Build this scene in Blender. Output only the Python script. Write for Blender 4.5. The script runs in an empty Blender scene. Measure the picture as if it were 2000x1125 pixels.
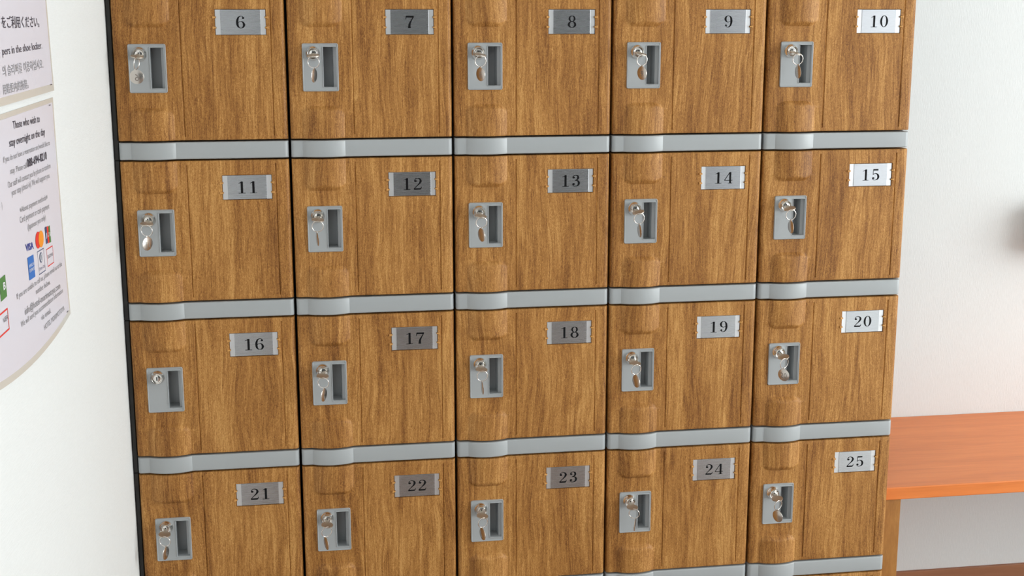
import bpy, bmesh, math, random
from math import sin, cos, pi, sqrt, radians
from mathutils import Vector, Matrix

random.seed(7)
S = bpy.context.scene
C = S.collection

# ------------------------------------------------------------------ camera, world, light, exposure
ROW = 0.29535          # row pitch of the lockers
BAR = 0.03382          # grey rail, joint to joint
COL = 0.30             # column pitch
ZB = 1.21              # height of the middle of the rail under lockers 6-10
WALLX = -0.0125        # face of the left wall
BACKY = 0.50           # face of the wall behind lockers and bench
RX, FY, CZ = 4.6, -5.4, 2.55   # right wall, rear wall, ceiling

cam_d = bpy.data.cameras.new('camera')
cam = bpy.data.objects.new('camera', cam_d); C.objects.link(cam)
cam.location = (0.32896, -2.43806, ZB + 0.23853)
cam.rotation_euler = (1.366874, 0.00061, -0.154946)
cam_d.sensor_width = 36.0
cam_d.lens = 2574.67 / 2000 * 36.0
cam_d.clip_start = 0.01
S.camera = cam

W = bpy.data.worlds.new('world'); S.world = W
W.use_nodes = True
bg = W.node_tree.nodes['Background']
bg.inputs[0].default_value = (0.93, 0.97, 1.0, 1)
bg.inputs[1].default_value = 3.7

def area(name, loc, rot, sx, sy, power, col):
    d = bpy.data.lights.new(name, 'AREA'); d.shape = 'RECTANGLE'
    d.size, d.size_y, d.energy, d.color = sx, sy, power, col
    o = bpy.data.objects.new(name, d); C.objects.link(o)
    o.location = loc; o.rotation_euler = rot
    return o
# daylight entering by the big window; the glazed entrance behind is lit by the sky itself
area('window_right_offscreen', (RX + 0.14, -2.05, 1.35), (0, radians(90), 0), 2.1, 3.3, 205, (0.925, 0.99, 0.99))

vs = S.view_settings
vs.view_transform = 'Standard'; vs.look = 'None'; vs.gamma = 1.0
vs.use_curve_mapping = False
vs.exposure = -0.50

# ------------------------------------------------------------------ helpers
def new_obj(name, me, mat=None, parent=None, loc=None):
    o = bpy.data.objects.new(name, me); C.objects.link(o)
    if mat is not None and me is not None:
        if len(me.materials) == 0: me.materials.append(None)
        o.material_slots[0].link = 'OBJECT'; o.material_slots[0].material = mat
    if parent is not None: o.parent = parent
    if loc is not None: o.location = loc
    return o

def tag(o, label=None, cat=None, group=None, kind=None):
    if label: o['label'] = label
    if cat: o['category'] = cat
    if group: o['group'] = group
    if kind: o['kind'] = kind
    return o

def mesh_from(name, verts, faces, smooth=None):
    me = bpy.data.meshes.new(name)
    me.from_pydata(verts, [], faces)
    me.update()
    if smooth is not None:
        for p in me.polygons: p.use_smooth = True
        me.set_sharp_from_angle(angle=radians(smooth))
    return me

def bm_mesh(name, bm, smooth=None):
    me = bpy.data.meshes.new(name); bm.to_mesh(me); bm.free()
    if smooth is not None:
        for p in me.polygons: p.use_smooth = True
        me.set_sharp_from_angle(angle=radians(smooth))
    return me

def add_box(bm, x0, x1, y0, y1, z0, z1, bevel=0.0, seg=2):
    r = bmesh.ops.create_cube(bm, size=1.0)
    vs_ = r['verts']
    for v in vs_:
        v.co.x = x0 + (v.co.x + .5) * (x1 - x0)
        v.co.y = y0 + (v.co.y + .5) * (y1 - y0)
        v.co.z = z0 + (v.co.z + .5) * (z1 - z0)
    if bevel > 0:
        es = list({e for v in vs_ for e in v.link_edges})
        bmesh.ops.bevel(bm, geom=es, offset=bevel, segments=seg, affect='EDGES', profile=0.5)

def box_mesh(name, *a, bevel=0.0, seg=2, smooth=None):
    bm = bmesh.new(); add_box(bm, *a, bevel=bevel, seg=seg)
    return bm_mesh(name, bm, smooth)

def panel(name, xs, zs, hf, depth, hole=None, smooth=28):
    """relief surface facing -y (hf = height toward the viewer) with returns going back"""
    nx, nz = len(xs), len(zs)
    V = [(x, -hf(x, z), z) for z in zs for x in xs]
    F = []
    for j in range(nz - 1):
        for i in range(nx - 1):
            if hole:
                cx, cz = (xs[i] + xs[i+1]) / 2, (zs[j] + zs[j+1]) / 2
                if hole[0] < cx < hole[1] and hole[2] < cz < hole[3]: continue
            F.append((j*nx+i, j*nx+i+1, (j+1)*nx+i+1, (j+1)*nx+i))
    ring = [i for i in range(nx)] + [j*nx+nx-1 for j in range(1, nz)] + \
           [(nz-1)*nx+i for i in range(nx-2, -1, -1)] + [j*nx for j in range(nz-2, 0, -1)]
    b0 = len(V)
    for k in ring: V.append((V[k][0], depth, V[k][2]))
    n = len(ring)
    for k in range(n):
        a, b = ring[k], ring[(k+1) % n]
        F.append((a, b0+k, b0+(k+1) % n, b))
    if not hole: F.append(tuple(b0+k for k in range(n)))
    return mesh_from(name, V, F, smooth)

def loops_mesh(name, loops, cap=False, smooth=35):
    """bridge closed loops (same count) one to the next"""
    V, F = [], []
    n = len(loops[0])
    for L in loops: V += L
    for k in range(len(loops)-1):
        for i in range(n):
            j = (i+1) % n
            F.append((k*n+i, k*n+j, (k+1)*n+j, (k+1)*n+i))
    if cap: F.append(tuple((len(loops)-1)*n+i for i in range(n)))
    me = mesh_from(name, V, F, smooth)
    return me

def rrect(x0, x1, z0, z1, r, y, n=5):
    L = []
    for cx, cz, a0 in ((x1-r, z0+r, -90), (x1-r, z1-r, 0), (x0+r, z1-r, 90), (x0+r, z0+r, 180)):
        for k in range(n):
            a = radians(a0 + 90*k/(n-1))
            L.append((cx + r*cos(a), y, cz + r*sin(a)))
    return L

def lathe_y(name, prof, n=32, smooth=40, cap=True):
    """turn (radius, y) profile about the y axis"""
    loops = [[(r*cos(2*pi*i/n), y, r*sin(2*pi*i/n)) for i in range(n)] for r, y in prof]
    return loops_mesh(name, loops, cap, smooth)

def torus_mesh(name, R, r, n=36, m=8):
    V, F = [], []
    for i in range(n):
        a = 2*pi*i/n
        for j in range(m):
            b = 2*pi*j/m
            V.append(((R + r*cos(b))*cos(a), r*sin(b), (R + r*cos(b))*sin(a)))
    for i in range(n):
        for j in range(m):
            F.append((i*m+j, ((i+1) % n)*m+j, ((i+1) % n)*m+(j+1) % m, i*m+(j+1) % m))
    return mesh_from(name, V, F, 80)

# ------------------------------------------------------------------ materials
def mat(name, col=(.8, .8, .8), rough=.5, metal=0.0, spec=.5):
    m = bpy.data.materials.new(name); m.use_nodes = True
    b = m.node_tree.nodes['Principled BSDF']
    b.inputs['Base Color'].default_value = (*col, 1)
    b.inputs['Roughness'].default_value = rough
    b.inputs['Metallic'].default_value = metal
    b.inputs['Specular IOR Level'].default_value = spec
    return m

def N(m, t, **kw):
    n = m.node_tree.nodes.new(t)
    for k, v in kw.items(): setattr(n, k, v)
    return n

def link(m, a, ao, b, bi): m.node_tree.links.new(a.outputs[ao], b.inputs[bi])

def ramp(m, stops, interp='LINEAR'):
    r = N(m, 'ShaderNodeValToRGB'); e = r.color_ramp.elements
    r.color_ramp.interpolation = interp
    while len(e) < len(stops): e.new(0.5)
    for k, (p, c) in enumerate(stops):
        e[k].position = p; e[k].color = (*c, 1)
    return r

def noise(m, src, scale_vec, scale, detail=3, rough=.5, dist=0.0):
    mp = N(m, 'ShaderNodeMapping'); mp.inputs['Scale'].default_value = scale_vec
    m.node_tree.links.new(src, mp.inputs['Vector'])
    n = N(m, 'ShaderNodeTexNoise')
    n.inputs['Scale'].default_value = scale; n.inputs['Detail'].default_value = detail
    n.inputs['Roughness'].default_value = rough; n.inputs['Distortion'].default_value = dist
    link(m, mp, 0, n, 'Vector')
    return n

def bump(m, n, out, strength, dist):
    b = N(m, 'ShaderNodeBump'); b.inputs['Strength'].default_value = strength
    b.inputs['Distance'].default_value = dist
    link(m, n, out, b, 'Height')
    link(m, b, 0, m.node_tree.nodes['Principled BSDF'], 'Normal')

def locker_wood():
    m = mat('locker_wood', rough=.54, spec=.32)
    tc = N(m, 'ShaderNodeTexCoord'); oi = N(m, 'ShaderNodeObjectInfo')
    mul = N(m, 'ShaderNodeVectorMath', operation='SCALE')
    mul.inputs[0].default_value = (7.3, 3.1, 11.7); link(m, oi, 'Random', mul, 'Scale')
    add = N(m, 'ShaderNodeVectorMath', operation='ADD')
    link(m, tc, 'Object', add, 0); link(m, mul, 0, add, 1)
    # slow sideways drift of the grain
    w = noise(m, add.outputs[0], (6, 1, 3.5), 1.0, 2)
    sub = N(m, 'ShaderNodeVectorMath', operation='MULTIPLY_ADD')
    link(m, w, 'Color', sub, 0); sub.inputs[1].default_value = (0.045, 0, 0.02); link(m, add, 0, sub, 2)
    src = sub.outputs[0]
    broad = noise(m, src, (24, 6, 2.2), 1.0, 3, .55, .5)
    streak = noise(m, src, (105, 20, 5.5), 1.0, 4, .62, 1.1)
    fig = noise(m, src, (300, 60, 120), 1.0, 2, .55, 3.2)
    fibre = noise(m, src, (620, 60, 22), 1.0, 2, .6, .8)
    def mix(a, b, f):
        x = N(m, 'ShaderNodeMix', data_type='FLOAT'); x.inputs[0].default_value = f
        m.node_tree.links.new(a, x.inputs[2]); m.node_tree.links.new(b, x.inputs[3])
        return x.outputs[0]
    v = mix(broad.outputs[0], streak.outputs[0], .52)
    v = mix(v, fig.outputs[0], .38)
    v = mix(v, fibre.outputs[0], .22)
    r = ramp(m, [(.395, (.160, .058, .011)), (.46, (.288, .118, .026)), (.525, (.430, .196, .049)), (.61, (.64, .340, .108))])
    m.node_tree.links.new(v, r.inputs[0])
    link(m, r, 0, m.node_tree.nodes['Principled BSDF'], 'Base Color')
    bump(m, fig, 0, .12, .0006)
    return m

def plank_wood(name, stops, sv, rough=.4):
    m = mat(name, rough=rough)
    tc = N(m, 'ShaderNodeTexCoord')
    a = noise(m, tc.outputs['Object'], sv, 1.0, 4, .55, .6)
    b = noise(m, tc.outputs['Object'], tuple(s*4 for s in sv), 1.0, 3, .6, .8)
    x = N(m, 'ShaderNodeMix', data_type='FLOAT'); x.inputs[0].default_value = .35
    link(m, a, 0, x, 2); link(m, b, 0, x, 3)
    r = ramp(m, stops); link(m, x, 0, r, 0)
    link(m, r, 0, m.node_tree.nodes['Principled BSDF'], 'Base Color')
    return m

def wallpaper(name, col, sv):
    m = mat(name, col, .85, spec=.2)
    tc = N(m, 'ShaderNodeTexCoord')
    n = noise(m, tc.outputs['Object'], sv, 1.0, 3, .6, .3)
    r = ramp(m, [(.3, tuple(c*.955 for c in col)), (.7, col)])
    link(m, n, 0, r, 0); link(m, r, 0, m.node_tree.nodes['Principled BSDF'], 'Base Color')
    bump(m, n, 0, .35, .0012)
    return m

def brushed(name, col, rough, sv):
    m = mat(name, col, rough, 1.0)
    tc = N(m, 'ShaderNodeTexCoord')
    n = noise(m, tc.outputs['Object'], sv, 1.0, 2)
    r = ramp(m, [(.3, (rough*.95,)*3), (.7, (rough*1.05,)*3)])
    link(m, n, 0, r, 0); link(m, r, 0, m.node_tree.nodes['Principled BSDF'], 'Roughness')
    return m

def plastic(name, col, rough=.38, spec=.5):
    m = mat(name, col, rough, spec=spec)
    tc = N(m, 'ShaderNodeTexCoord')
    n = noise(m, tc.outputs['Object'], (900, 900, 900), 1.0, 2)
    bump(m, n, 0, .06, .0004)
    return m

M = dict(
    wood=locker_wood(),
    rail=plastic('grey_rail_plastic', (.395, .415, .425), .36),
    lockgrey=plastic('grey_lock_plastic', (.385, .40, .41), .3),
    carcass=plastic('dark_carcass_plastic', (.022, .022, .021), .5),
    plate_end=brushed('plate_carrier', (.80, .81, .83), .42, (60, 60, 60)),
    plate=brushed('brushed_aluminium', (.54, .55, .57), .27, (20, 20, 2500)),
    clip=plastic('clip_plastic', (.62, .31, .085), .35),
    ink=mat('black_ink', (.006, .006, .007), .7, spec=.15),
    chrome=mat('nickel', (.82, .80, .77), .12, 1.0),
    key=mat('key_nickel', (.55, .51, .45), .45, 1.0),
    tagm=mat('tag_steel', (.60, .56, .52), .26, 1.0),
    engrave=mat('engraving', (.22, .19, .17), .6),
    black=mat('keyhole_black', (.004, .004, .004), .6),
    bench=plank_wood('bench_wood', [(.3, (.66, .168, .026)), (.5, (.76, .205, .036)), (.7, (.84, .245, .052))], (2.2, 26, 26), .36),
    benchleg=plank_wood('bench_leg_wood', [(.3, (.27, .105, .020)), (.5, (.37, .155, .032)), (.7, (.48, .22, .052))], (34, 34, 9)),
    base=plank_wood('baseboard_wood', [(.3, (.30, .120, .055)), (.7, (.40, .170, .08))], (3, 30, 30), .5),
    floor=plank_wood('floor_wood', [(.3, (.25, .175, .14)), (.7, (.34, .25, .205))], (14, 1.6, 14), .35),
    wall_l=wallpaper('wallpaper_left', (.78, .793, .79), (60, 60, 700)),
    wall_b=wallpaper('wallpaper_back', (.78, .793, .79), (700, 60, 60)),
    wall_o=wallpaper('wallpaper_room', (.80, .79, .76), (300, 300, 300)),
    wall_f=plank_wood('panelled_rear_wall', [(.3, (.045, .045, .045)), (.7, (.075, .075, .073))], (20, 20, 2), .5),
    ceil=wallpaper('ceiling_paper', (.82, .82, .80), (250, 250, 250)),
    pale_floor=plank_wood('added_pale_floor', [(.3, (.70, .70, .69)), (.7, (.80, .80, .79))], (9, 9, 9), .4),
    frame=plastic('window_frame_metal', (.25, .25, .26), .4),
    film=mat('laminate_film', (.66, .63, .58), .22),
    paper=mat('notice_paper', (.72, .70, .775), .32),
    t_dark=mat('print_dark', (.055, .052, .075), .6),
    t_grey=mat('print_grey', (.25, .25, .265), .6),
    t_blue=mat('print_blue', (.035, .055, .30), .6),
    t_red=mat('print_red', (.72, .035, .025), .6),
    t_orange=mat('print_orange', (.82, .28, .02), .6),
    t_green=mat('print_green', (.07, .20, .05), .6),
    t_sky=mat('print_card_blue', (.03, .15, .48), .6),
    t_navy=mat('print_navy', (.05, .07, .16), .6),
    t_white=mat('print_white', (.8, .8, .82), .5),
    tube=None,
)
def emit(name, col, s):
    m = bpy.data.materials.new(name); m.use_nodes = True
    b = m.node_tree.nodes['Principled BSDF']
    b.inputs['Base Color'].default_value = (.9, .9, .9, 1)
    b.inputs['Emission Color'].default_value = (*col, 1); b.inputs['Emission Strength'].default_value = s
    return m
M['tube'] = emit('lamp_diffuser', (1, .98, .95), 1.4)

# ------------------------------------------------------------------ the room
def struct(name, me, m):
    return tag(new_obj(name, me, m), kind='structure')

struct('floor', box_mesh('floor', WALLX-.1, RX+.1, FY-.1, BACKY+.1, -.1, 0), M['floor'])
struct('floor', box_mesh('floor', 1.85, RX-.001, FY+.001, -1.1, 0.0002, .004, bevel=.001, seg=1), M['pale_floor'])   # pale slab added out of view to brighten reflections in the number plates
struct('ceiling', box_mesh('ceiling', WALLX-.1, RX+.1, FY-.1, BACKY+.1, CZ, CZ+.1), M['ceil'])
struct('wall_left', box_mesh('wall_left', WALLX-.1, WALLX, FY, BACKY, 0, CZ), M['wall_l'])
struct('wall_back', box_mesh('wall_back', WALLX-.1, RX+.1, BACKY, BACKY+.1, 0, CZ), M['wall_b'])
bm = bmesh.new()      # right wall round its window
wy0, wy1, wz0, wz1 = -3.7, -.4, .30, 2.40
add_box(bm, RX, RX+.1, FY, wy0, 0, CZ); add_box(bm, RX, RX+.1, wy1, BACKY, 0, CZ)
add_box(bm, RX, RX+.1, wy0, wy1, 0, wz0); add_box(bm, RX, RX+.1, wy0, wy1, wz1, CZ)
struct('wall_right', bm_mesh('wall_right', bm), M['wall_o'])
bm = bmesh.new()      # rear wall round the glazed entrance
dx0, dx1, dz1 = 3.3, 4.5, 2.3
add_box(bm, WALLX-.1, dx0, FY-.1, FY, 0, CZ); add_box(bm, dx1, RX+.1, FY-.1, FY, 0, CZ)
add_box(bm, dx0, dx1, FY-.1, FY, dz1, CZ)
struct('wall_front', bm_mesh('wall_front', bm), M['wall_f'])

def window(name, axis, a0, a1, z0, z1, pos, n):
    e = tag(new_obj(name, None), kind='structure')
    bm = bmesh.new(); t = .05
    def bar(p0, p1, q0, q1):
        if axis == 'y': add_box(bm, pos-.03, pos+.03, p0, p1, q0, q1)
        else: add_box(bm, p0, p1, pos-.03, pos+.03, q0, q1)
    bar(a0, a1, z0, z0+t); bar(a0, a1, z1-t, z1)
    for k in range(n+1):
        c = a0 + (a1-a0)*k/n
        c0 = min(max(c-t/2, a0), a1-t); bar(c0, c0+t, z0+t, z1-t)
    new_obj('window_frame', bm_mesh('window_frame', bm), M['frame'], e)
window('window_1', 'y', wy0, wy1, wz0, wz1, RX+.05, 3)
window('window_2', 'x', dx0, dx1, 0.0, dz1, FY-.05, 2)

struct('baseboard_back', box_mesh('baseboard_back', 1.506, RX-.002, BACKY-.010, BACKY-.0005, 0, .0695, bevel=.001), M['base'])

# ceiling lamps
for side, lx, ly, lab in (('left', 1.0, -1.5, 'long white ceiling lamp in front of the lockers on the left wall side'),
                          ('right', 1.9, -1.5, 'long white ceiling lamp in front of the bench side of the lockers')):
    t = new_obj('ceiling_lamp_%s_offscreen' % side, None, loc=(lx, ly, CZ))
    tag(t, lab, 'ceiling lamp', 'ceiling lamps')
    new_obj('lamp_housing', box_mesh('lamp_housing', -.09, .09, -.62, .62, -.035, -.0005, bevel=.004), M['ceil'], t)
    new_obj('diffuser_%s_offscreen' % side, box_mesh('diffuser', -.07, .07, -.60, .60, -.06, -.0355, bevel=.008), M['tube'], t)

# ------------------------------------------------------------------ lettering
def catmull(P, n=7):
    out = []
    for i in range(len(P)-1):
        p0 = P[max(i-1, 0)]; p1 = P[i]; p2 = P[i+1]; p3 = P[min(i+2, len(P)-1)]
        for k in range(n):
            t = k/n
            out.append(tuple(.5*((2*b)+(c-a)*t+(2*a-5*b+4*c-d)*t*t+(3*b-a-3*c+d)*t**3)
                             for a, b, c, d in zip(p0, p1, p2, p3)))
    out.append(P[-1]); return out

def stroke(V, F, pts, smooth=True, closed=False):
    P = catmull(pts) if smooth else pts
    base = len(V); n = len(P)
    for i in range(n):
        a = P[max(i-1, 0)]; b = P[min(i+1, n-1)]
        if closed: a = P[(i-1) % (n-1)]; b = P[(i+1) % (n-1)]
        dx, dz = b[0]-a[0], b[1]-a[1]; l = sqrt(dx*dx+dz*dz) or 1
        nx, nz = -dz/l, dx/l; w = P[i][2]/2
        V.append((P[i][0]+nx*w, P[i][1]+nz*w)); V.append((P[i][0]-nx*w, P[i][1]-nz*w))
    for i in range(n-1):
        F.append((base+2*i, base+2*i+1, base+2*i+3, base+2*i+2))

def disc(V, F, x, z, r, n=14):
    b = len(V)
    for i in range(n): V.append((x+r*cos(2*pi*i/n), z+r*sin(2*pi*i/n)))
    F.append(tuple(b+i for i in range(n)))

def ell(cx, cz, rx, rz, thin, thick, n=28):
    P = []
    for i in range(n+1):
        a = 2*pi*i/n
        P.append((cx+rx*cos(a), cz+rz*sin(a), thin+(thick-thin)*abs(cos(a))**1.6))
    return P

SIX = [(.46, .84, .035), (.38, .95, .04), (.28, .97, .05), (.16, .87, .09), (.09, .65, .13), (.08, .42, .14),
       (.11, .20, .12), (.20, .06, .06), (.29, .025, .04), (.41, .09, .09), (.475, .28, .14), (.42, .47, .10),
       (.31, .555, .05), (.20, .52, .035), (.12, .42, .03)]
def digit(d):
    V, F = [], []
    if d == '0': stroke(V, F, ell(.28, .5, .205, .475, .04, .14), False, True)
    elif d == '1':
        stroke(V, F, [(.29, .02, .14), (.29, .98, .14)], False)
        stroke(V, F, [(.08, .83, .03), (.20, .88, .05), (.33, .97, .06)])
        stroke(V, F, [(.08, .02, .045), (.50, .02, .045)], False)
    elif d == '2':
        disc(V, F, .13, .73, .085)
        stroke(V, F, [(.07, .76, .04), (.13, .91, .05), (.27, .97, .05), (.41, .90, .10), (.46, .74, .14), (.40, .56, .11),
                      (.25, .36, .06), (.10, .17, .05), (.05, .06, .05)])
        stroke(V, F, [(.03, .065, .13), (.44, .065, .13)], False)
        stroke(V, F, [(.42, .05, .09), (.48, .12, .06), (.51, .25, .03)])
    elif d == '3':
        disc(V, F, .135, .77, .08); disc(V, F, .125, .21, .085)
        stroke(V, F, [(.07, .80, .04), (.14, .92, .05), (.27, .97, .05), (.39, .90, .11), (.42, .75, .13), (.36, .60, .09), (.20, .53, .035)])
        stroke(V, F, [(.20, .53, .035), (.37, .50, .08), (.46, .38, .13), (.47, .25, .14), (.41, .10, .10), (.27, .03, .05), (.13, .06, .05), (.06, .18, .04)])
    elif d == '4':
        stroke(V, F, [(.40, .02, .13), (.40, .98, .13)], False)
        stroke(V, F, [(.37, .96, .05), (.02, .28, .05)], False)
        stroke(V, F, [(.00, .265, .055), (.56, .265, .055)], False)
        stroke(V, F, [(.26, .02, .045), (.54, .02, .045)], False)
    elif d == '5':
        stroke(V, F, [(.11, .93, .13), (.46, .93, .13)], False)
        stroke(V, F, [(.12, .97, .04), (.10, .49, .04)], False)
        stroke(V, F, [(.10, .50, .03), (.20, .59, .05), (.31, .61, .07), (.43, .50, .12), (.48, .32, .14), (.43, .13, .11), (.29, .03, .05), (.16, .04, .05), (.07, .14, .04)])
        disc(V, F, .125, .20, .085)
    elif d == '6':
        disc(V, F, .43, .82, .075); stroke(V, F, SIX)
    elif d == '9':
        disc(V, F, .13, .18, .075); stroke(V, F, [(.56-x, 1-z, w) for x, z, w in SIX])
    elif d == '7':
        stroke(V, F, [(.05, .915, .15), (.53, .915, .15)], False)
        stroke(V, F, [(.06, .93, .06), (.04, .70, .03)], False)
        stroke(V, F, [(.51, .90, .05), (.38, .62, .08), (.27, .32, .13), (.25, .0, .17)])
    elif d == '8':
        stroke(V, F, ell(.28, .745, .165, .225, .045, .115), False, True)
        stroke(V, F, ell(.28, .265, .205, .24, .045, .14), False, True)
    return V, F

def number_mesh(s, h, xs=1.32, pitch=.92):
    """printed numeral centred on the origin, facing -y"""
    V, F = [], []
    tot = pitch*(len(s)-1)
    for k, d in enumerate(s):
        v, f = digit(d); b = len(V)
        off = -tot/2 + k*pitch
        V += [((x-.28)*xs*h + off*h, -.00002*(k % 2), (z-.5)*h) for x, z in v]
        F += [tuple(b+i for i in q) for q in f]
    me = mesh_from('number', V, F)
    b = bmesh.new(); b.from_mesh(me)
    for f in b.faces:
        f.normal_update()
        if f.normal.y > 0: f.normal_flip()
    b.to_mesh(me); b.free()
    return me

def text_mesh(s, bold=0.0):
    """flat lettering as (verts, faces, xmin, xmax) with unit em"""
    cu = bpy.data.curves.new('lettering', 'FONT'); cu.body = s; cu.size = 1.0
    cu.offset = bold; cu.resolution_u = 2
    o = bpy.data.objects.new('lettering', cu); C.objects.link(o)
    bpy.context.view_layer.update()
    dg = bpy.context.evaluated_depsgraph_get()
    me = o.evaluated_get(dg).to_mesh()
    V = [tuple(v.co) for v in me.vertices]; F = [tuple(p.vertices) for p in me.polygons]
    o.evaluated_get(dg).to_mesh_clear()
    bpy.data.objects.remove(o); bpy.data.curves.remove(cu)
    return V, F

# ------------------------------------------------------------------ one locker unit: relief shapes
G = .0016                       # half of the joint between pieces
DX0, DX1 = .0022, .2978         # door, left to right
DZ0, DZ1 = G, ROW - BAR - G     # door, bottom to top (0 = joint under the door)
TX0, TX1, TH = .0235, .1003, .0605   # swelling in the rails, carried on to the doors
AH = .0100

def arch(x):
    if x <= TX0 or x >= TX1: return 0.0
    t = (x-TX0)/(TX1-TX0)
    return AH*(4*t*(1-t))**.85

def edge_back(e, r):
    if e >= r: return 0.0
    e = max(e, 0.0)
    return r - sqrt(max(r*r-(r-e)**2, 0))

def swell(x, zin):
    """zin: distance into the door from the rail end of the swelling's closed end"""
    if zin <= 0: return 0.0
    rc = .021
    # rounded-rectangle distance, open toward the rail
    qx = max(abs(x-(TX0+TX1)/2) - ((TX1-TX0)/2 - rc), 0.0)
    qz = max(rc - zin, 0.0)
    s = rc - sqrt(qx*qx+qz*qz)
    if s <= 0: return 0.0
    rr = .012
    f = 1.0 if s >= rr else sin(pi/2*s/rr)
    return min(arch(x), AH*f)

PX0, PX1, PZ0, PZ1 = .1775, .2662, .1872, .2330    # pocket of the number plate
HX0, HX1, HZ0, HZ1 = .0645, .0880, .0946, .1662    # finger opening
def door_h(x, z):
    h = 0.0
    h += swell(x, TH - z) + swell(x, z - (ROW - BAR - TH))
    for gx in (.1172, .2732):
        if .0085 < z < ROW-BAR-.0085:
            d = abs(x-gx)
            if d < .0018: h -= .0020*(1-d/.0018)
    if PX0 < x < PX1 and PZ0 < z < PZ1: h = -.0046
    h -= edge_back(x-DX0, .0065) + edge_back(DX1-x, .0085)
    h -= edge_back(z-DZ0, .0022) + edge_back(DZ1-z, .0022)
    return h

def rnd(e0, r, sgn, n=5):
    return [e0 + sgn*r*(1-cos(pi/2*k/n)) for k in range(n+1)]
def uniq(v):
    v = sorted(v); out = [v[0]]
    for a in v[1:]:
        if a-out[-1] > 1e-5: out.append(a)
    return out
arch_x = [TX0 + (TX1-TX0)*k/22 for k in range(23)]
door_xs = uniq(rnd(DX0, .0065, 1) + rnd(DX1, .0085, -1, 6) + arch_x + [HX0, HX1] +
               [g+o for g in (.1172, .2732) for o in (-.0018, 0, .0018)] +
               [PX0, PX0+.0002, PX1-.0002, PX1] + [.13, .15, .20, .22, .24])
zc = ROW - BAR
door_zs = uniq(rnd(DZ0, .0022, 1, 3) + rnd(DZ1, .0022, -1, 3) + [HZ0, HZ1, .0085, .0087, zc-.0085, zc-.0087] +
               [TH-.030+.030*k/15 for k in range(16)] + [zc-TH+.030*k/15 for k in range(16)] +
               [.015, .022, zc-.022, zc-.015, PZ0, PZ0+.0002, PZ1-.0002, PZ1, .08, .11, .13, .15, .18])
ME = {}
ME['door'] = panel('door', door_xs, door_zs, door_h, .034, (HX0, HX1, HZ0, HZ1))

RZ0, RZ1 = -BAR + G, -G
def rail_h(x, z):
    return arch(x) + .0002 - edge_back(x-DX0, .0065) - edge_back(DX1-x, .0085) - edge_back(z-RZ0, .0026) - edge_back(RZ1-z, .0026)
rail_xs = uniq(rnd(DX0, .0065, 1) + rnd(DX1, .0085, -1, 6) + arch_x + [.15, .2, .25])
rail_zs = uniq(rnd(RZ0, .0026, 1, 4) + rnd(RZ1, .0026, -1, 4) + [-BAR/2])
ME['rail'] = panel('rail', rail_xs, rail_zs, rail_h, .034)

def body_mesh(x0, x1, flank=None, front=.0350):
    bm = bmesh.new()
    add_box(bm, x0, x1, front, BACKY-.012, -BAR+.0003, ROW-BAR-.0003, bevel=.0015, seg=1)
    if flank is not None: add_box(bm, x0, flank, .0100, front+.004, -BAR+.0003, ROW-BAR-.0003, bevel=.0015, seg=1)
    return bm_mesh('body', bm)
ME['body'] = body_mesh(.0004, COL-.0004)
ME['body_wall'] = body_mesh(WALLX+.0008+.004, COL-.0004, .0010)   # the column by the wall has a wider dark flank

# lock plate with lip, face and finger opening
LX0, LX1, LZ0, LZ1 = .0270, .0917, .0868, .1727
hx0, hx1, hz0, hz1 = HX0+.0002, HX1-.0002, HZ0+.0002, HZ1-.0002
def inset(d, y, r): return rrect(LX0+d, LX1-d, LZ0+d, LZ1-d, max(r-d, .0006), y)
def hol(d, y): return rrect(hx0-d, hx1+d, hz0-d, hz1+d, .0008+max(d, 0), y)
ME['lock_plate'] = loops_mesh('lock_plate', [
    inset(0, .0004, .0032), inset(0, -.0018, .0032), inset(.0007, -.0032, .0032), inset(.0014, -.0034, .0032), inset(.0023, -.0022, .0032),
    hol(.0020, -.0022), hol(.0012, -.0032), hol(.0005, -.0032), hol(0, -.0024), hol(0, .0045)], smooth=30)
def rec(x0, x1, z0, z1, y, r=.0008): return rrect(x0, x1, z0, z1, r, y)
ME['finger_recess'] = loops_mesh('finger_recess', [
    rec(hx0, hx1, hz0, hz1, .0040), rec(hx0-.0002, hx1-.0050, hz0-.0002, hz1+.0002, .0062),
    rec(hx0-.0004, hx1-.0058, hz0-.0004, hz1+.0004, .0120), rec(hx0-.0010, hx1-.0062, hz0-.001, hz1+.001, .0330)], cap=True, smooth=30)

LCX, LCZ = .0464, .1548
ME['lock_cylinder'] = lathe_y('lock_cylinder', [(.0136, -.0019), (.0135, -.0034), (.0131, -.0044), (.0119, -.0064), (.0105, -.0084), (.0101, -.0094), (.0100, -.0140), (.0096, -.0148),
                                                (.0089, -.0146), (.0077, -.0126), (.0064, -.0124), (.0062, -.0134), (.0055, -.0136), (.0004, -.0136)])
bm = bmesh.new(); add_box(bm, -.0011, .0011, -.01385, -.0100, -.0036, .0036, bevel=.0003, seg=1)
ME['keyhole'] = bm_mesh('keyhole', bm)

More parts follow.
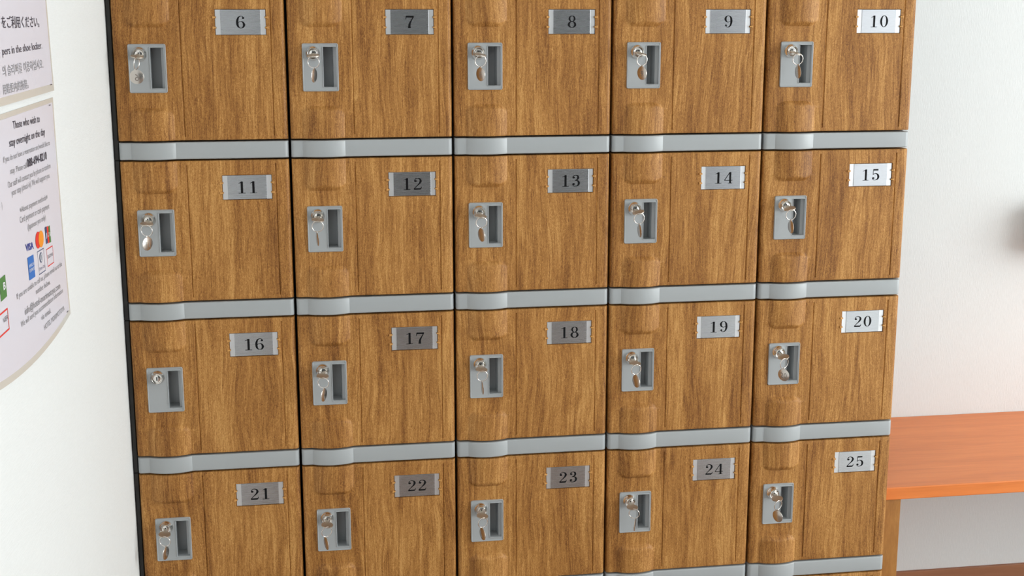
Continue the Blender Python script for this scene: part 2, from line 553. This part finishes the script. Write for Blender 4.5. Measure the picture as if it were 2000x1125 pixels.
# number plate: carrier with notched ends, and the brushed insert
def carrier():
    x0, x1, z0, z1 = .1785, .2652, .1882, .2320
    pts = [(x0, z0), (x1, z0)]
    for zz in (.2005, .2185): pts += [(x1, zz-.002), (x1-.0016, zz-.0014), (x1-.0016, zz+.0014), (x1, zz+.002)]
    pts += [(x1, z1), (x0, z1)]
    for zz in (.2185, .2005): pts += [(x0, zz+.002), (x0+.0016, zz+.0014), (x0+.0016, zz-.0014), (x0, zz-.002)]
    bm = bmesh.new()
    f = bm.faces.new([bm.verts.new((x, .0036, z)) for x, z in pts])
    r = bmesh.ops.extrude_face_region(bm, geom=[f])
    for v in r['geom']:
        if isinstance(v, bmesh.types.BMVert): v.co.y = .0019
    bmesh.ops.recalc_face_normals(bm, faces=bm.faces)
    return bm_mesh('number_plate', bm)
ME['number_plate'] = carrier()
ME['plate_insert'] = box_mesh('plate_insert', .1872, .2567, .0010, .0020, .1884, .2318, bevel=.0003, seg=2)
def clip(side):
    bm = bmesh.new()
    s = side
    add_box(bm, 0 if s > 0 else -.0055, .0055 if s > 0 else 0, -.0022, .001, -.0014, .0014, bevel=.0007)
    add_box(bm, (.0038 if s > 0 else -.0060), (.0060 if s > 0 else -.0038), -.0026, .001, -.0022, .0022, bevel=.0008)
    return bm_mesh('plate_clip', bm, 40)
ME['clip_r'] = clip(1); ME['clip_l'] = clip(-1)

# ------------------------------------------------------------------ key shapes (origin at the mouth of the lock)
def key_bow():
    bm = bmesh.new()
    pts = []
    n = 28
    for i in range(n+1):                       # oval bow, open toward the shank
        a = radians(70) + radians(320)*i/n
        a = radians(90+28) + radians(360-56)*i/n
        pts.append((.0112*cos(a), -.0155+.0098*-sin(a)*-1))
    out = [(x, y) for x, y in pts]
    # shank shoulders
    poly = [(-.0030, .006), (-.0030, -.0068)] + out + [(.0030, -.0068), (.0030, .006)]
    vs_ = [bm.verts.new((x, y, -.0010)) for x, y in poly]
    f = bm.faces.new(vs_)
    r = bmesh.ops.extrude_face_region(bm, geom=[f])
    for v in r['geom']:
        if isinstance(v, bmesh.types.BMVert): v.co.z = .0010
    bmesh.ops.recalc_face_normals(bm, faces=bm.faces)
    return bm_mesh('key_bow', bm)
ME['key_bow'] = key_bow()
ME['key_ring'] = torus_mesh('key_ring', .0102, .00085)
def tag_disc():
    R, t, n = .0124, .0011, 40
    prof = [(.0001, -t/2), (R-.0004, -t/2), (R, -t/2+.0003), (R, t/2-.0003), (R-.0004, t/2), (.0001, t/2)]
    bm = bmesh.new(); me = lathe_y('key_tag', prof, n, 40, False)
    bm.from_mesh(me)
    # small ear carrying the hole
    add_box(bm, -.0026, .0026, -t/2, t/2, R-.001, R+.0022, bevel=.0005)
    return bm_mesh('key_tag', bm, 40)
ME['key_tag'] = tag_disc()

# locker number -> (roll of the bow, ring yaw, tag yaw, sideways swing, colour of engraving or None)
ONES = 'zero one two three four five six seven eight nine ten eleven twelve thirteen fourteen fifteen sixteen seventeen eighteen nineteen'.split()
def word(n):
    if n < 20: return ONES[n]
    t = {2: 'twenty', 3: 'thirty'}[n//10]
    return t if n % 10 == 0 else t + '-' + ONES[n % 10]
KEYS = {6: (6, 70, 2, -.002), 7: (-3, -12, -66, .001), 8: (8, 10, 58, 0), 9: (10, 12, 60, .001), 10: (12, 5, 84, .003),
        11: (4, -15, -52, 0), 12: (6, 5, 80, -.002), 13: (10, 8, 66, 0), 14: (-12, 6, 86, .002), 15: (-12, 6, 84, .002),
        17: (6, -14, -64, .001), 18: (6, 5, 87, 0), 19: (6, 14, 68, .001), 20: (-10, 22, 50, 0),
        21: (4, -14, -68, .001), 22: (6, 20, 70, -.003), 23: (8, 22, 70, -.001), 24: (4, -20, -68, .004), 25: (-6, 25, 58, 0)}
ENGR = {6, 8, 9, 11, 20}

def make_key(num, origin):
    roll, ryaw, tyaw, swing = KEYS[num]
    e = new_obj('key', None, loc=origin)
    face = abs(tyaw) < 20
    tag(e, f'nickel key with ring and {"round tag facing out" if face else "round tag turned sideways"}, in the lock of locker {word(num)}',
        'key', 'keys left in the locker locks')
    b = new_obj('key_bow', ME['key_bow'], M['key'], e); b.rotation_euler = (radians(12), radians(roll), 0)
    ring = new_obj('key_ring', ME['key_ring'], M['chrome'], e)
    ring.location = (swing*.5, -.0220, -.0142); ring.rotation_euler = (radians(8), 0, radians(ryaw))
    tg = new_obj('key_tag', ME['key_tag'], M['tagm'], e)
    tg.location = (swing, -.0218, -.0142-.0102-.0135); tg.rotation_euler = (radians(3), radians(swing*2500), radians(-tyaw))
    if num in ENGR:
        V, F = text_mesh(str(num))
        xs = [v[0] for v in V]; zs = [v[1] for v in V]
        cx, cz = (min(xs)+max(xs))/2, (min(zs)+max(zs))/2; h = (.0125 if num == 6 else .0105)/(max(zs)-min(zs))
        mir = -1 if num == 6 else 1
        V = [((x-cx)*h*mir, -.00062, (z-cz)*h-.001) for x, z, _ in V]
        if mir < 0: F = [tuple(reversed(f)) for f in F]
        new_obj('engraved_number', mesh_from('engraved_number', V, F), M['engrave'], tg)
    return e

# ------------------------------------------------------------------ the bank of lockers
def make_locker(num, c, r, known=True):
    x0 = c*COL; z0 = ZB - (r-1)*ROW + BAR/2
    e = new_obj('shoe_locker', None, loc=(x0, 0, z0))
    sx = 1.0
    if c == 0: e.location.x = -.004; sx = .304/.300; e.scale = (sx, 1, 1)
    new_obj('body', ME['body_wall'] if c == 0 else ME['body'], M['carcass'], e)
    new_obj('rail', ME['rail'], M['rail'], e)['label'] = 'grey plastic rail under the door'
    d = new_obj('door', ME['door'], M['wood'], e)
    new_obj('lock_plate', ME['lock_plate'], M['lockgrey'], d)
    new_obj('finger_recess', ME['finger_recess'], M['lockgrey'], d)
    lc = new_obj('lock_cylinder', ME['lock_cylinder'], M['chrome'], d, (LCX, 0, LCZ))
    k = new_obj('keyhole', ME['keyhole'], M['black'], d, (LCX, 0, LCZ))
    new_obj('number_plate', ME['number_plate'], M['plate_end'], d)
    new_obj('plate_insert', ME['plate_insert'], M['plate'], d)
    for zz in (.2005, .2185):
        new_obj('plate_clip', ME['clip_l'], M['clip'], d, (.1796, 0, zz))
        new_obj('plate_clip', ME['clip_r'], M['clip'], d, (.2641, 0, zz))
    if known:
        new_obj('number', number_mesh(str(num), .0222), M['ink'], d, (.2222, .00090, .2102))
    if known:
        lab = f'wood-grain shoe locker numbered {word(num)} with ' + ('key hanging in its lock' if num in KEYS else 'empty keyhole and no key')
    elif r == 0:
        lab = f'wood-grain shoe locker stacked directly above locker {word(num+5)}'
    else:
        lab = f'wood-grain shoe locker at the bottom, directly below locker {word(num-5)}'
    tag(e, lab, 'locker', 'wood-grain shoe lockers in one bank')
    if known and num in KEYS:
        make_key(num, (e.location.x + LCX*sx, -.0152, z0 + LCZ))
    return e

for r in range(0, 6):
    for c in range(5):
        num = 1 + 5*r + c
        make_locker(num, c, r, 1 <= r <= 4)
zbase = ZB - 4*ROW - BAR/2
tag(new_obj('locker_plinth', box_mesh('locker_plinth', -.004, 5*COL-.004, .03, BACKY-.02, 0.0, zbase-.0002, bevel=.001, seg=1), M['carcass']),
    'low dark plinth under the bank of shoe lockers', 'plinth')

# ------------------------------------------------------------------ bench beside the lockers
bz = ZB - .7325
be = new_obj('bench', None, loc=(0, 0, 0))
tag(be, 'orange-brown wooden bench against the white wall beside the lockers', 'bench')
new_obj('seat_board', box_mesh('seat_board', 1.507, 3.05, .031, BACKY-.001, bz-.0275, bz, bevel=.002), M['bench'], be)
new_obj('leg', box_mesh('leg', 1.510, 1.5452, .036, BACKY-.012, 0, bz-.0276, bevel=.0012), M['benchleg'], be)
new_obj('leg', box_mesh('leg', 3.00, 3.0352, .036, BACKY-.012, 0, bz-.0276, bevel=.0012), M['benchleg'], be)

# wall-mounted box just right of the picture, whose shadow falls on the wall above the bench
wb = new_obj('wall_box', None)
tag(wb, 'small white box mounted on the wall above the bench', 'wall box')
new_obj('case', box_mesh('case', 2.075, 2.30, .42, BACKY-.0005, .882, 1.005, bevel=.008), M['ceil'], wb)
new_obj('lid', box_mesh('lid', 2.079, 2.296, .413, .4198, .889, .998, bevel=.003), M['plate_end'], wb)

# ------------------------------------------------------------------ notices on the left wall
def sheet_fn(ztop, h, lift):
    def f(y, z, off=0.0):
        t = (ztop-z)/h
        return (WALLX + .0012 + lift*max(t, 0)**2.2 + off, y, z)
    return f

def sheet(name, fn, y0, y1, ztop, zbot_fn, m, parent, off, thick=.0006, ny=24, nz=14):
    V, F = [], []
    for s in (0, 1):
        for j in range(nz+1):
            for i in range(ny+1):
                y = y0+(y1-y0)*i/ny; zb = zbot_fn(y); z = zb+(ztop-zb)*j/nz
                V.append(fn(y, z, off + (0 if s else -thick)))
    n = (ny+1)*(nz+1)
    idx = lambda s, i, j: s*n + j*(ny+1)+i
    for j in range(nz):
        for i in range(ny):
            F.append((idx(1, i, j), idx(1, i+1, j), idx(1, i+1, j+1), idx(1, i, j+1)))
            F.append((idx(0, i, j+1), idx(0, i+1, j+1), idx(0, i+1, j), idx(0, i, j)))
    for i in range(ny):
        F.append((idx(0, i, 0), idx(0, i+1, 0), idx(1, i+1, 0), idx(1, i, 0)))
        F.append((idx(1, i, nz), idx(1, i+1, nz), idx(0, i+1, nz), idx(0, i, nz)))
    for j in range(nz):
        F.append((idx(1, 0, j), idx(1, 0, j+1), idx(0, 0, j+1), idx(0, 0, j)))
        F.append((idx(0, ny, j), idx(0, ny, j+1), idx(1, ny, j+1), idx(1, ny, j)))
    return new_obj(name, mesh_from(name, V, F, 40), m, parent)

def print_text(s, yl, yr, zl, zr, h, m, parent, fn, bold=0.0, cap=.72, name='printed_text'):
    V, F = text_mesh(s, bold)
    if not V: return
    xs = [v[0] for v in V]; x0, x1 = min(xs), max(xs)
    k = h/cap
    out = []
    for x, z, _ in V:
        t = (x-x0)/(x1-x0)
        out.append(fn(yl+(yr-yl)*t, zl+(zr-zl)*t + z*k, .0009))
    new_obj(name, mesh_from(name, out, F), M[m], parent)

def print_poly(pts, m, parent, fn, off=.0008, name='printed_logo'):
    V = [fn(y, z, off) for y, z in pts]
    new_obj(name, mesh_from(name, V, [tuple(range(len(V)))]), M[m], parent)
def quad(y0, y1, z0, z1, sk=0.0): return [(y0, z0), (y1, z0+sk), (y1, z1+sk), (y0, z1)]
def frame(y0, y1, z0, z1, w, m, parent, fn, sk=-.002):
    V, F = [], []
    for d in (0, w):
        for y, z in quad(y0+d, y1-d, z0+d, z1-d, sk): V.append(fn(y, z, .0008))
    for i in range(4): F.append((i, (i+1) % 4, 4+(i+1) % 4, 4+i))
    new_obj('printed_logo', mesh_from('printed_logo', V, F), M[m], parent)
def oval(cy, cz, ry, rz, n=28): return [(cy+ry*cos(2*pi*i/n), cz+rz*sin(2*pi*i/n)) for i in range(n)]

# lower notice
e = new_obj('notice', None, loc=(0, 0, 0))
tag(e, 'laminated English notice about overnight stays and card payment on left wall', 'notice')
ZT = ZB+.1290
fn = sheet_fn(ZT, .305, .0035)
def zb_low(y):
    # lower edge of the sheet, a little bowed
    t = (-.541-y)/.43
    return ZB-.1745-.030*t*(1-t)*1.4 + .012*t
sheet('laminate_film', fn, -1.15, -.5425, ZT, zb_low, M['film'], e, 0)
sheet('paper', fn, -1.14, -.5520, ZT-.0062, lambda y: zb_low(y)+.0085, M['paper'], e, .0004, .0003)
for s, yl, yr, zl, zr, h, m, bold in [
    ("Those who wish to", -0.8106, -0.6482, 1.3181, 1.3138, 0.0096, 't_dark', .004),
    ("stay overnight on the day", -0.8369, -0.6197, 1.2996, 1.2948, 0.0096, 't_dark', .004),
    ("If you do not have a reservation and would like to", -0.8737, -0.5920, 1.2851, 1.2787, 0.0070, 't_grey', 0),
    ("stay. Please call", -0.8433, -0.7507, 1.2688, 1.2655, 0.0072, 't_grey', 0),
    ("088-694-8210", -0.7481, -0.6202, 1.2658, 1.2626, 0.0104, 't_dark', .02),
    ("Our staff will contact you by phone to confirm", -0.8610, -0.6000, 1.2545, 1.2486, 0.0075, 't_grey', 0),
    ("your stay (check-in). We will support you.", -0.8457, -0.6100, 1.2436, 1.2369, 0.0076, 't_grey', 0),
    ("※About payment methods※", -0.8096, -0.6373, 1.2183, 1.2115, 0.0071, 't_grey', 0),
    ("Card payment or cash payment", -0.8139, -0.6305, 1.2066, 1.1983, 0.0077, 't_grey', 0),
    ("(Japanese yen only)", -0.7739, -0.6607, 1.1922, 1.1878, 0.0073, 't_grey', 0),
    ("VISA", -0.7962, -0.7502, 1.1695, 1.1653, 0.0084, 't_blue', .03),
    ("If you are unable to call us, please email us at the", -0.8668, -0.5770, 1.1250, 1.1109, 0.0069, 't_grey', 0),
    ("number below.", -0.7608, -0.6672, 1.1089, 1.1031, 0.0073, 't_grey', 0),
    ("info@hotel-morimotoya.com", -0.8322, -0.6031, 1.0985, 1.0845, 0.0092, 't_grey', 0),
    ("We will send you accommodation information", -0.8591, -0.5870, 1.0894, 1.0754, 0.0072, 't_grey', 0),
    ("via email.", -0.7436, -0.6809, 1.0716, 1.0676, 0.0072, 't_grey', 0),
    ("HOTEL MORIMOTOYA", -0.7311, -0.5888, 1.0557, 1.0506, 0.0072, 't_grey', 0),
    (")", -.9015, -.8985, 1.237, 1.237, .0075, 't_grey', 0)]:
    print_text(s, yl, yr, zl, zr, h, m, e, fn, bold)
print_poly(oval(-.7195, 1.1705, .0165, .0105), 't_red', e, fn)
print_poly(oval(-.7015, 1.1690, .0165, .0105), 't_orange', e, fn, .0010)
# card mark of three upright bars
for k, mm in enumerate(('t_navy', 't_red', 't_green')):
    y0 = -.6715+.0118*k
    print_poly(quad(y0, y0+.0105, 1.157-.0012*k, 1.179-.0012*k), mm, e, fn)
    print_text('JCB'[k], y0+.002, y0+.0085, 1.1655-.0012*k, 1.1655-.0012*k, .0055, 't_white', e, lambda y, z, o, f=fn: f(y, z, o+.0002), .02, name='printed_logo')
print_poly(quad(-.7915, -.7555, 1.1325, 1.1605, -.002), 't_sky', e, fn)
fn2 = lambda y, z, o: fn(y, z, o+.0003)
print_text('AMERICAN', -.788, -.759, 1.1475, 1.146, .0040, 't_white', e, fn2)
print_text('EXPRESS', -.787, -.757, 1.1415, 1.140, .0040, 't_white', e, fn2)
frame(-.731, -.690, 1.1275, 1.1575, .0010, 't_navy', e, fn)
print_poly(oval(-.7105, 1.1465, .0095, .0065), 't_navy', e, fn, .0008)
print_poly(oval(-.7105, 1.1465, .0065, .0052), 't_white', e, fn, .0011)
print_poly(quad(-.7120, -.7090, 1.1425, 1.1505), 't_navy', e, fn, .0013)
print_text('Diners Club', -.728, -.693, 1.1325, 1.1308, .0042, 't_navy', e, fn2)
frame(-.673, -.630, 1.1270, 1.1505, .0012, 't_red', e, fn)
print_text('DISCOVER', -.670, -.634, 1.1375, 1.1357, .0042, 't_dark', e, fn2)
# marks of the next column, cut by the picture edge
print_poly(quad(-.945, -.9145, 1.139, 1.1640), 't_green', e, fn)
print_text('B', -.930, -.919, 1.149, 1.149, .0085, 't_white', e, fn2, .02)
frame(-.985, -.9180, 1.1035, 1.1285, .0018, 't_red', e, fn)
print_text('VER', -.945, -.9215, 1.1145, 1.1142, .0055, 't_dark', e, fn2)
for (y, z) in ((-.5735, ZT-.0085), (-.5680, 1.0440)):
    print_poly(quad(y-.005, y+.004, z-.0006, z+.0006), 't_dark', e, fn, .0012, 'staple')

# upper notice
e = new_obj('notice', None, loc=(0, 0, 0))
tag(e, 'laminated notice in four languages about slippers in the shoe locker', 'notice')
ZT2 = ZB+.1385+.303
fn = sheet_fn(ZT2, .303, .0030)
zb_up = lambda y: ZB+.1385
sheet('laminate_film', fn, -1.15, -.5450, ZT2, zb_up, M['film'], e, 0)
sheet('paper', fn, -1.14, -.5555, ZT2-.009, lambda y: zb_up(y)+.0095, M['paper'], e, .0004, .0003)
print_text("をご利用ください。", -.8339, -.6133, 1.4355, 1.4350, .0132, 't_dark', e, fn, .006, .86)
print_text("pers in the shoe locker.", -.8450, -.6078, 1.4046, 1.4064, .0094, 't_dark', e, fn, .0)
print_text("의 슬리퍼를 이용하십시오.", -.8533, -.6104, 1.3815, 1.3818, .0118, 't_grey', e, fn, .0, .86)
print_text("用鞋柜内的拖鞋。", -.8606, -.7165, 1.3617, 1.3615, .0108, 't_grey', e, fn, .0, .86)
print_poly(quad(-.573, -.564, ZB+.1470, ZB+.1482), 't_dark', e, fn, .0012, 'staple')
